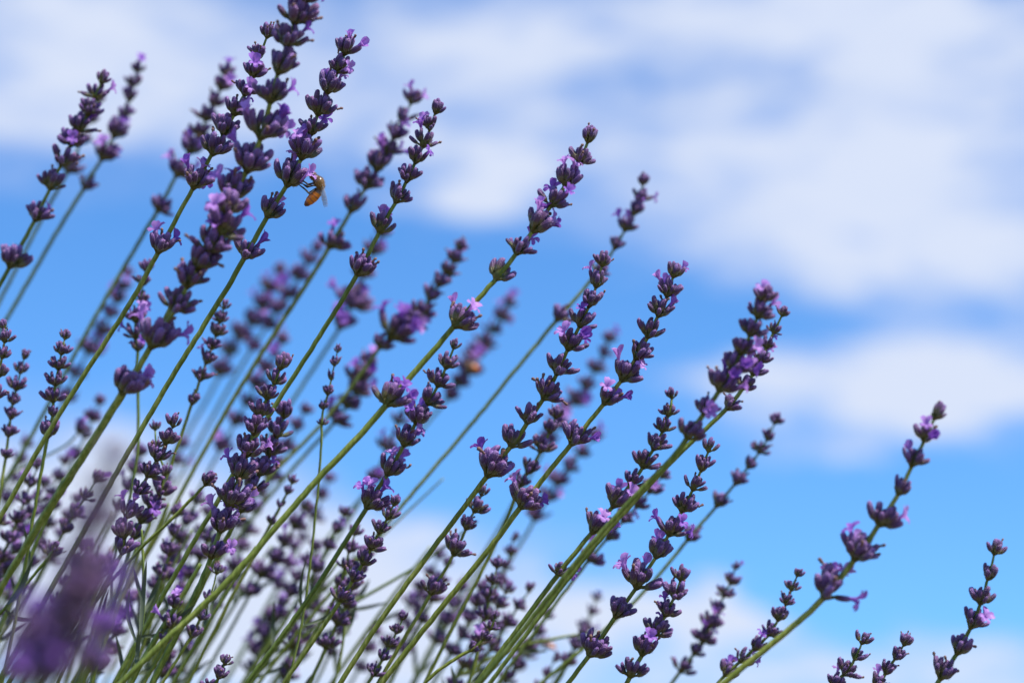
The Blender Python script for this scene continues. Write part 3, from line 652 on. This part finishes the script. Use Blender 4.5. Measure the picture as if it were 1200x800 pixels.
# bare stalks, their heads cut or not yet grown, filling the foot of the thicket
def stalk(label, dep, dia, pts):
    sm = P(pts); q = catmull(sm, 8); P3 = [px3(x, y, dep) for x, y in q]; n = len(P3)
    t = (P3[-1] - P3[-3]).normalized()
    if t.z > -.35: t = Vector((t.x, t.y, -.35)).normalized()
    p0 = P3[-1]; p1 = p0 + t * .2; r = Vector((p1.x + t.x * .05, p1.y, -.02)); ROOTS.append(r)
    for i in range(1, 21): f = i / 20; P3.append(p0 * (1 - f) ** 2 + p1 * 2 * f * (1 - f) + r * f * f)
    e = bpy.data.objects.new('lavender_stalk', None); e.empty_display_size = .01; C.objects.link(e); e.location = r
    e['label'] = label; e['category'] = 'stalk'; e['group'] = 'bare lavender stalks'
    m = len(P3); V, F = tube([p - r for p in P3], [dia / 2000 * (.55 + .45 * min(1, i / 12)) for i in range(m)], 16, .11, 4)
    mesh_obj('stem', [tuple(v) for v in V], F, M_STEM, e)
    rl = random.Random(int(sm[0][0] * 3 + sm[0][1]))
    for k in range(rl.choice((2, 3, 3, 4))):
        i = rl.randrange(n // 3, n - 2); x, y = q[i]; a = math.atan2(q[i - 2][1] - y, q[i - 2][0] - x) + rl.choice((-1, 1)) * rl.uniform(.25, .7); l = rl.uniform(30, 58)
        leaf(e, [(x, y), (x + math.cos(a) * l * .5, y + math.sin(a) * l * .5), (x + math.cos(a) * l + rl.uniform(-4, 4), y + math.sin(a) * l - 4)], dep + rl.uniform(-.004, .004), rl.uniform(4, 6.5))
    return e
for (lb, dp, da, pts) in [
    ('bare green stalk ending between the small spikes with open bud pairs and the crowded one', .92, 1.7, '198,590 175,640 135,715 100,790'),
    ('bare green stalk starting just under the spike with open bud pairs', .88, 1.6, '160,640 140,690 112,745 90,800'),
    ('bare green stalk beside the foot of the crowded spike with the neat cup tip', .95, 1.8, '262,640 225,700 185,765 165,805'),
    ('stout bare green stalk behind the short sprig with one bright flower', .80, 1.9, '235,660 205,712 172,765 150,805'),
    ('blurred bare green stalk passing behind the large violet blur', 1.0, 1.7, '130,600 92,670 52,745 25,800'),
    ('bare stalk behind the arching stalk of the small pointed bud pair', .9, 1.5, '75,560 45,630 15,700 -10,760'),
    ('blurred bare stalk below the far spike with pale pink flowers', 1.02, 1.6, '318,640 280,700 235,770 215,805'),
    ('thin upright bare green stalk among the leaning ones', .86, 1.2, '166,620 168,680 164,745 140,800'),
    ('blurred bare stalk behind the soft spike of small open cups', 1.05, 1.7, '440,640 395,700 345,765 320,805'),
    ('blurred bare stalk close behind the crisp stalk below the withered brown buds', 1.0, 1.6, '505,640 455,705 405,775 385,805'),
    ('short bare stalk under the second violet blur', .93, 1.4, '60,690 40,730 12,775 -5,805'),
    ('bare green stalk between the large violet blur and the dark ring facing away', .84, 1.5, '105,640 75,690 40,750 10,800'),
    ('faint blurred bare stalk behind the far head packed low', 1.06, 1.5, '580,640 545,700 500,770 480,805'),
    ('bare stalk lying nearly flat behind the pair of thick pale stalks', .97, 1.3, '700,740 650,748 600,760 540,790 505,820')]:
    stalk(lb, dp, da, pts)
# grey violet heads crowding the low thicket behind
for (lb, dp, wt, st) in [
 ('grey violet head of five rings with two open flowers behind the arching single ring', 0.962, '218,610,17 212,627,18,1 204,643,19,1 195,662,20 189,678,24', '166,734 149,771 126,814'),
 ('grey violet head of seven rings with no open flowers behind the thin withered tip', 0.951, '595,690,18 585,707,20 576,723,21 569,740,21 559,757,21 546,776,22 534,797,24', '509,844 483,885 454,926'),
 ('grey violet head of five rings with one open flower behind the thread thin stalk', 1.006, '370,640,17 362,656,20,1 349,677,20 341,693,22 334,710,21', '299,775 276,813 254,844'),
 ('grey violet head of seven rings with three open flowers behind the small pointed bud pair', 1.072, '40,600,18 29,621,19 19,639,21 11,657,19,1 2,676,23,1 -3,691,23,1 -11,710,25', '-42,769 -61,802 -85,839'),
 ('grey violet head of five rings with two open flowers behind the lone pink flowered ring', 1.03, '77,540,17,1 68,558,17 59,577,20,1 53,596,20 47,612,22', '20,672 1,709 -21,749'),
 ('grey violet head of six rings with one open flower behind the withered brown buds', 1.07, '515,650,18 504,670,17 493,687,20 482,704,21,1 471,725,21 460,747,24', '424,810 398,850 373,882'),
 ('grey violet head of four rings with two open flowers behind the far pale pink flowers', 1.055, '300,600,16,1 291,621,19 286,637,20,1 278,658,20', '250,725 231,767 207,810'),
 ('grey violet head of four rings with one open flower behind the soft cups', 0.957, '405,600,18 394,620,19,1 386,637,19 375,659,22', '345,711 323,745 300,777'),
 ('grey violet head of six rings with no open flowers behind the thick dark stalk', 1.03, '325,540,18 314,557,17 303,576,19 292,595,20 281,612,22 270,630,24', '232,692 209,726 179,766'),
 ('grey violet head of seven rings with one open flower behind the flat lying stalk', 0.988, '643,720,18,1 631,739,18 619,756,20 606,776,21 595,793,23 582,814,25 569,836,25', '536,892 507,935 482,968'),
 ('grey violet head of six rings with one open flower behind the low far bee', 0.987, '651,770,17 641,790,17 634,805,19 624,824,22 616,846,21,1 608,862,23', '584,914 564,954 539,995'),
 ('grey violet head of four rings with no open flowers behind the nearly bare left edge', 1.047, '10,700,18 1,719,20 -6,735,19 -14,755,22', '-36,806 -56,844 -79,884'),
]: S(lb, dp, 1.35, W(wt), P(st))
# more of them, closer in, with leafy feet
for (lb, dp, wt, st) in [
 ('small head of seven rings, one in flower, crowded behind the six even rings', 0.923, '45,545,18 36,565,21,1 30,584,23 22,606,24 12,630,24 3,652,26 -5,670,28', '-26,724 -40,755 -62,795'),
 ('small head of five rings, two in flower, crowded behind the near dusky smudge', 0.919, '115,560,20,1 103,580,20 88,602,22,1 78,618,22 66,638,23', '33,697 8,736 -21,777'),
 ('small head of four rings, one in flower, crowded behind the soft plump rings', 0.907, '207,600,20 204,622,17,1 200,644,23 193,666,24', '181,716 168,755 150,800'),
 ('small head of seven rings, three in flower, crowded behind the lilac flowered far head', 0.972, '159,700,18,1 147,721,19,1 136,739,23 124,761,24,1 111,782,23 97,805,25 86,826,29', '57,877 27,921 1,956'),
 ('small head of seven rings, one in flower, crowded behind the bright flowered sprig', 0.965, '213,690,17,1 209,706,20 203,728,19 200,747,22 195,769,23 191,787,24 187,806,27', '177,861 168,894 153,936'),
 ('small head of six rings, one in flower, crowded behind the lone low cup', 1.004, '377,690,17 370,711,20 360,733,21 354,748,25 347,764,23 339,781,25,1', '311,845 292,882 271,918'),
 ('small head of five rings, one in flower, crowded behind the loose round buds', 0.904, '584,660,20 579,678,21 573,697,22 569,720,22 565,742,24,1', '550,803 535,848 521,883'),
 ('small head of six rings, one in flower, crowded behind the crossing small spike', 0.902, '427,650,19 422,665,22 414,684,22 407,706,22 398,724,26,1 387,746,24', '362,804 342,844 324,876'),
 ('small head of four rings, one in flower, crowded behind the slim left buds', 0.913, '0,610,17 -15,633,18 -30,656,19,1 -38,671,24', '-78,731 -103,765 -140,808'),
 ('small head of four rings, two in flower, crowded behind the single arching ring', 0.957, '254,610,19 244,630,19,1 235,650,23 228,665,22,1', '210,716 190,759 171,793'),
 ('small head of four rings, one in flower, crowded behind the dark violet far clump', 0.955, '350,720,20 346,738,17 343,752,21,1 342,769,22', '330,837 321,873 307,915'),
 ('small head of four rings, no in flower, crowded behind the thick pale pair', 0.959, '622,690,16 607,709,17 596,728,20 584,748,24', '542,809 518,841 491,873'),
    ]:
    e = S(lb, dp, 1.4, W(wt), P(st)); rl = random.Random(len(wt) + int(dp * 1000)); q = P(st)
    for k in range(4):
        i = rl.randrange(0, 2); f = rl.random(); x = q[i][0] * (1 - f) + q[i + 1][0] * f; y = q[i][1] * (1 - f) + q[i + 1][1] * f
        a = R(-90 + rl.uniform(-25, 75)); l = rl.uniform(28, 60)
        leaf(e, [(x, y), (x + math.cos(a) * l * .5, y + math.sin(a) * l * .5), (x + math.cos(a) * l + rl.uniform(-5, 5), y + math.sin(a) * l)], dp + rl.uniform(-.004, .004), rl.uniform(4, 6.5))
S('soft far lavender spike of round rings just behind the pair of thick pale stalks', .94, 1.4,
  W('778,556,18 764,572,22,1 750,590,24 734,606,24,1 716,626,26 694,650,26,1'), P('670,682 630,735 590,790'))
for (lb, dp, da, pts) in [
    ('bare sunlit stalk between the crowded spike and the thick dark stalk', .90, 1.5, '300,640 262,700 225,762 203,800'),
    ('bare sunlit stalk under the small open cups', .93, 1.5, '395,660 350,722 308,780 295,800'),
    ('bare pale stalk left of the tiny tip of paired cups', .97, 1.6, '262,700 238,742 210,790 200,806'),
    ('bare pale stalk beside the hanging bud pairs', .94, 1.4, '225,620 190,690 160,755 140,800'),
    ('bare stalk behind the dark ring facing away', .96, 1.6, '150,610 118,668 82,735 50,795'),
    ('bare pale stalk fanning flatter across the crisp stalks', .96, 1.2, '560,610 490,662 400,715 330,765 290,800'),
    ('bare pale stalk fanning flatter under the withered brown buds', .99, 1.2, '520,560 450,625 380,690 320,760 295,800'),
    ('bare upright stalk under the soft far cups', .92, 1.0, '402,690 404,730 398,775 390,805')]:
    stalk(lb, dp, da, pts)

# ------------------------------------------------------------------ honeybees
def bee_mats():
    m, N, L, B = mat_new('bee_body')
    a = N.new('ShaderNodeVertexColor'); a.layer_name = 'coat'
    tc = N.new('ShaderNodeTexCoord'); nz = N.new('ShaderNodeTexNoise'); nz.inputs['Scale'].default_value = 2600; L.new(tc.outputs['Object'], nz.inputs['Vector'])
    mx = N.new('ShaderNodeMix'); mx.data_type = 'RGBA'; mx.blend_type = 'OVERLAY'; mx.inputs[0].default_value = .5
    L.new(a.outputs[0], mx.inputs[6]); L.new(nz.outputs[1], mx.inputs[7]); L.new(mx.outputs[2], B.inputs['Base Color'])
    B.inputs['Roughness'].default_value = .28; B.inputs['Coat Weight'].default_value = .3
    bump(N, L, B, nz.outputs[0], .4, .0001)
    w, N, L, B = mat_new('bee_wing')
    B.inputs['Base Color'].default_value = (.42, .36, .30, 1); B.inputs['Roughness'].default_value = .25
    tr = N.new('ShaderNodeBsdfTransparent'); ms = N.new('ShaderNodeMixShader'); ms.inputs[0].default_value = .45
    vo = N.new('ShaderNodeTexVoronoi'); vo.feature = 'DISTANCE_TO_EDGE'; vo.inputs['Scale'].default_value = 700
    tc = N.new('ShaderNodeTexCoord'); L.new(tc.outputs['Object'], vo.inputs['Vector'])
    r = ramp(N, [(0, (.6, .6, .6)), (.06, (.32, .32, .32))]); L.new(vo.outputs[0], r.inputs[0]); L.new(r.outputs[0], ms.inputs[0])
    L.new(tr.outputs[0], ms.inputs[1]); L.new(B.outputs[0], ms.inputs[2]); L.new(ms.outputs[0], N['Material Output'].inputs[0])
    k = make_plain('bee_leg', [(.3, (.015, .009, .006)), (.7, (.04, .018, .008))], 900, .65)
    f = make_plain('bee_fur', [(.3, (.26, .15, .045)), (.7, (.55, .36, .13))], 1500, .8)
    e = make_plain('bee_eye', [(.3, (.01, .006, .005)), (.7, (.025, .015, .01))], 900, .15)
    return m, w, k, f, e
BM, BW, BL, BF, BE = bee_mats()

def bee(label, spine, wings, legs, dep, scale_to=1.0, ant=(), category='bee', detail=True):
    """spine: pixel x, y, radius px, colour key from head to sting"""
    mmpx = KS / 1200 * dep
    org = px3(spine[len(spine) // 2][0], spine[len(spine) // 2][1], dep)
    e = bpy.data.objects.new('honeybee', None); e.empty_display_size = .005; C.objects.link(e); e.location = org
    e['label'] = label; e['category'] = category
    pts = catmull([(s[0], s[1]) for s in spine], 6)
    def lerp(arr, i): 
        f = i / 6; k = min(int(f), len(arr) - 2); t = f - k; t = t * t * (3 - 2 * t)
        return arr[k] * (1 - t) + arr[k + 1] * t
    rr = [s[2] for s in spine]
    path = [px3(x, y, dep) - org for x, y in pts]; rad = [max(.15, lerp(rr, i)) * mmpx for i in range(len(pts))]
    seg = 20; V, F = tube(path, rad, seg)
    o = mesh_obj('body', [tuple(v) for v in V], F, BM, e)
    col = o.data.color_attributes.new('coat', 'FLOAT_COLOR', 'POINT')
    pal = {'k': Vector((.025, .016, .010)), 'b': Vector((.10, .05, .02)), 'g': Vector((.20, .105, .03)), 'o': Vector((.72, .20, .008)), 'd': Vector((.16, .045, .012))}
    n = len(pts)
    for i in range(n):
        f = i / 6; k = min(int(f), len(spine) - 1); c = pal[spine[k][3]].copy()
        if spine[k][3] == 'o' and (i % 6) in (4, 5): c = pal['d'] * 2.4        # darker edge of each abdominal ring
        for j in range(seg):
            col.data[i * seg + j].color = (*c, 1)
    # fur on head and thorax: fine tapered hairs over the surface
    rnd = random.Random(5); HV, HF = [], []
    th = [i for i in range(n) if spine[min(int(i / 6), len(spine) - 1)][3] in 'gb']
    for _ in range(1500 if detail else 120):
        i = rnd.choice(th); j = rnd.randrange(seg); p = Vector(V[i * seg + j]); d = (p - path[i]).normalized()
        d = (d + Vector((rnd.uniform(-.5, .5), rnd.uniform(-.5, .5), rnd.uniform(-.5, .5)))).normalized(); l = mmpx * rnd.uniform(.9, 2.0)
        s = d.cross(Vector((rnd.uniform(-1, 1), rnd.uniform(-1, 1), rnd.uniform(-1, 1)))).normalized() * mmpx * .13
        b = len(HV); HV += [tuple(p - s), tuple(p + s), tuple(p + d * l)]; HF.append((b, b + 1, b + 2))
    fur = mesh_obj('fur', HV, HF, BF, o); fur['kind'] = 'stuff'
    hd = px3(spine[1][0], spine[1][1], dep) - org
    for s in (-1, 1):
        c = hd + Vector((-.3 * mmpx, s * spine[1][2] * mmpx * .72, .6 * mmpx)); EV, EF = [], []
        for a in range(7):
            for b in range(8):
                t = math.pi * a / 6; q = 2 * math.pi * b / 8
                EV.append(tuple(c + Vector((math.sin(t) * math.cos(q) * 1.5, math.sin(t) * math.sin(q) * 1.0, math.cos(t) * 2.3)) * mmpx))
        for a in range(6):
            for b in range(8): EF.append((a * 8 + b, a * 8 + (b + 1) % 8, a * 8 + 8 + (b + 1) % 8, a * 8 + 8 + b))
        mesh_obj('eye', EV, EF, BE, o)
    for (x0, y0, x1, y1, wd, dz0, dz1) in wings:
        A = px3(x0, y0, dep + dz0) - org; Bp = px3(x1, y1, dep + dz1) - org; ax = Bp - A; sd = ax.cross(Vector((.25, 1, .15))).normalized(); nm = ax.cross(sd).normalized()
        WV, WF = [], []
        for i in range(9):
            f = i / 8; w = wd * mmpx * (0.12 + .88 * math.sin(math.pi * min(1, f * .62 + .02)) ** .9) * (1 if f < .9 else .72)
            for g in (-.35, 0.05, .35, .65): WV.append(tuple(A + ax * f + sd * w * g + nm * mmpx * (.8 * math.sin(f * 3) + .5 * math.sin(g * 5))))
        for i in range(8):
            for j in range(3): a = i * 4 + j; WF.append((a, a + 1, a + 5, a + 4))
        wo = mesh_obj('wing', WV, WF, BW, e)
    for lg in legs:
        lp = [px3(x, y, dep + z) - org for (x, y, z) in lg]
        pp = []; 
        for i in range(len(lp) - 1):
            for k in range(4): pp.append(lp[i].lerp(lp[i + 1], k / 4))
        pp.append(lp[-1]); nn = len(pp)
        lv, lf = tube(pp, [mmpx * (1.0 - .65 * i / (nn - 1)) * (1.25 if 3 < i < 7 else 1) for i in range(nn)], 7)
        mesh_obj('leg', [tuple(v) for v in lv], lf, BL, e)
    for an in ant:
        lp = [px3(x, y, dep + z) - org for (x, y, z) in an]
        lv, lf = tube(lp, [mmpx * .35] * len(lp), 6); mesh_obj('antenna', [tuple(v) for v in lv], lf, BL, e)
    return e

bd = .826
bee('golden brown honeybee with orange abdomen clinging to a violet flower',
    [(363.5, 202.5, 1.4, 'k'), (366.0, 205.4, 4.4, 'b'), (369.4, 208.6, 4.2, 'b'), (373.4, 213, 6.7, 'g'), (375.2, 218, 5.8, 'g'), (374.0, 222.4, 3.6, 'b'), (371.4, 226.4, 5.6, 'o'), (367.6, 230.8, 6.0, 'o'), (363.4, 235.0, 5.3, 'o'), (360, 238.4, 3.8, 'd'), (357.2, 241.0, 1.5, 'k')],
    [(377.2, 216, 381.2, 243, 6.5, -.0016, -.0028), (377.0, 216, 380.2, 241.0, 6, .0016, .0034), (376.4, 219, 378.0, 235, 5, -.0012, -.0016)],
    [[(369, 214, -.001), (362, 217, -.0025), (357, 213.5, -.002), (352, 212, -.001)], [(369, 217, -.0012), (361.5, 218.5, -.003), (356, 216, -.0025), (350, 214, -.0015)],
     [(370, 221, -.001), (363, 227.5, -.003), (357, 222, -.003), (351, 217.5, -.002)], [(369, 214, .001), (361, 216, .0025), (356, 212, .002), (351, 211, .001)],
     [(369, 217, .0012), (360, 219.5, .003), (354, 215, .0025), (349, 212.5, .0015)], [(370, 221, .001), (362, 226, .003), (356, 220, .003), (350, 216, .002)]],
    bd, ant=[[(364.5, 203.8, -.0006), (362.5, 205.5, -.001), (360.2, 206.6, -.0014)], [(364.5, 203.8, .0006), (362, 204.8, .001), (359.5, 205.2, .0014)]])
def far_bee(label, x, y, dep, k):
    f = lambda a: [(x + u * k, y + v * k, *rest) for (u, v, *rest) in a]
    bee(label, [(x + u * k, y + v * k, r * k, c) for (u, v, r, c) in [(-11, -6, .5, 'k'), (-9.5, -5, 3.2, 'b'), (-7, -3.6, 2.2, 'b'), (-3, -2, 5, 'g'), (0, -.6, 4.2, 'g'), (2, .6, 2.4, 'b'), (5, 2, 4.6, 'o'), (9, 4, 4.8, 'o'), (13, 6, 3.6, 'o'), (16, 7.6, 2.2, 'd'), (18, 8.6, .8, 'k')]],
        [(x - 1 * k, y - 5 * k, x + 17 * k, y - 2 * k, 6 * k, -.002, -.003), (x - 1 * k, y - 5 * k, x + 16 * k, y - 3 * k, 6 * k, .002, .003)],
        [f([(a, 2, z), (a - 2, 7, z * 2), (a - 5, 10, z * 2)]) for a in (-5, -2, 1) for z in (-.0014, .0014)], dep, detail=False)
far_bee('small orange bee blurred among the hazy spike behind the thick middle stalk', 550, 428, 1.105, .72)
far_bee('tan bee blurred at the tip of a low far spike', 641, 755, 1.07, .62)

# ------------------------------------------------------------------ bushes the stalks grow from, and the ground
def bush(label, cx, cy, seed, rx=.27, h=.30):
    rnd = random.Random(seed)
    e = bpy.data.objects.new('lavender_bush', None); e.empty_display_size = .05; C.objects.link(e); e.location = (cx, cy, 0)
    e['label'] = label; e['category'] = 'lavender bush'; e['group'] = 'lavender bushes under the spikes'
    for _ in range(16):
        a = rnd.uniform(0, 6.28); r = rx * rnd.uniform(.3, .9); z = h * rnd.uniform(.45, .8)
        p0 = Vector((rnd.uniform(-.03, .03), rnd.uniform(-.03, .03), -.02)); p2 = Vector((math.cos(a) * r, math.sin(a) * r, z)); p1 = Vector((p2.x * .6, p2.y * .6, z * .35))
        path = [p0 * (1 - t) ** 2 + p1 * 2 * t * (1 - t) + p2 * t * t for t in [i / 8 for i in range(9)]]
        v, f = tube(path, [.006 * (1 - .7 * i / 8) for i in range(9)], 7); mesh_obj('woody_stem', [tuple(q) for q in v], f, M_WOOD, e)
    V, F = [], []
    for _ in range(5200):
        a = rnd.uniform(0, 6.28); q = rnd.random() ** .5; zz = rnd.uniform(.12, 1.0)
        rr = rx * math.sqrt(max(0, 1 - (zz * .9) ** 2)) * (.65 + .4 * q)
        p = Vector((math.cos(a) * rr * q, math.sin(a) * rr * q, h * zz * (1 - .25 * q * q)))
        d = Vector((math.cos(a) * q * .8 + rnd.uniform(-.5, .5), math.sin(a) * q * .8 + rnd.uniform(-.5, .5), rnd.uniform(.3, 1.1))).normalized()
        s = d.cross(Vector((rnd.uniform(-1, 1), rnd.uniform(-1, 1), .2))).normalized(); n = d.cross(s); l = rnd.uniform(.025, .05); w = rnd.uniform(.0016, .0028); b = len(V)
        for t, k in ((0, .4), (.35, 1), (.7, .85)):
            c = p + d * l * t + n * l * .12 * t * t; V += [tuple(c - s * w * k), tuple(c + s * w * k)]
        V.append(tuple(p + d * l + n * l * .14)); F += [(b, b + 1, b + 3, b + 2), (b + 2, b + 3, b + 5, b + 4), (b + 4, b + 5, b + 6)]
    fo = mesh_obj('foliage', V, F, M_LEAF, e); fo['kind'] = 'stuff'

near = [r for r in ROOTS if r.y < .66]; rest = sorted([r for r in ROOTS if r.y >= .66], key=lambda r: r.x)
def mid(a): return sum(r.x for r in a) / len(a), sum(r.y for r in a) / len(a)
t3 = len(rest) // 3
bush('rounded grey green lavender bush at the foot of the leftmost spikes', *mid(rest[:t3]), 11)
bush('rounded grey green lavender bush at the foot of the middle spikes', *mid(rest[t3:2 * t3]), 12)
bush('rounded grey green lavender bush at the foot of the outlying right hand spikes', *mid(rest[2 * t3:]), 13)
bush('low grey green lavender bush under the violet blur', *mid(near), 14, .14, .22)

GV, GF = [], []; k = 40
rg = random.Random(3); half = 4000
def gx(i): t = (i / k) * 2 - 1; return half * (abs(t) ** 5) * (1 if t > 0 else -1)
for i in range(k + 1):
    for j in range(k + 1):
        X, Y = gx(i), gx(j); GV.append((X, Y, 0))
for i in range(k):
    for j in range(k):
        a = i * (k + 1) + j; GF.append((a, a + k + 1, a + k + 2, a + 1))
g = mesh_obj('ground', GV, GF, M_SOIL); g['kind'] = 'structure'
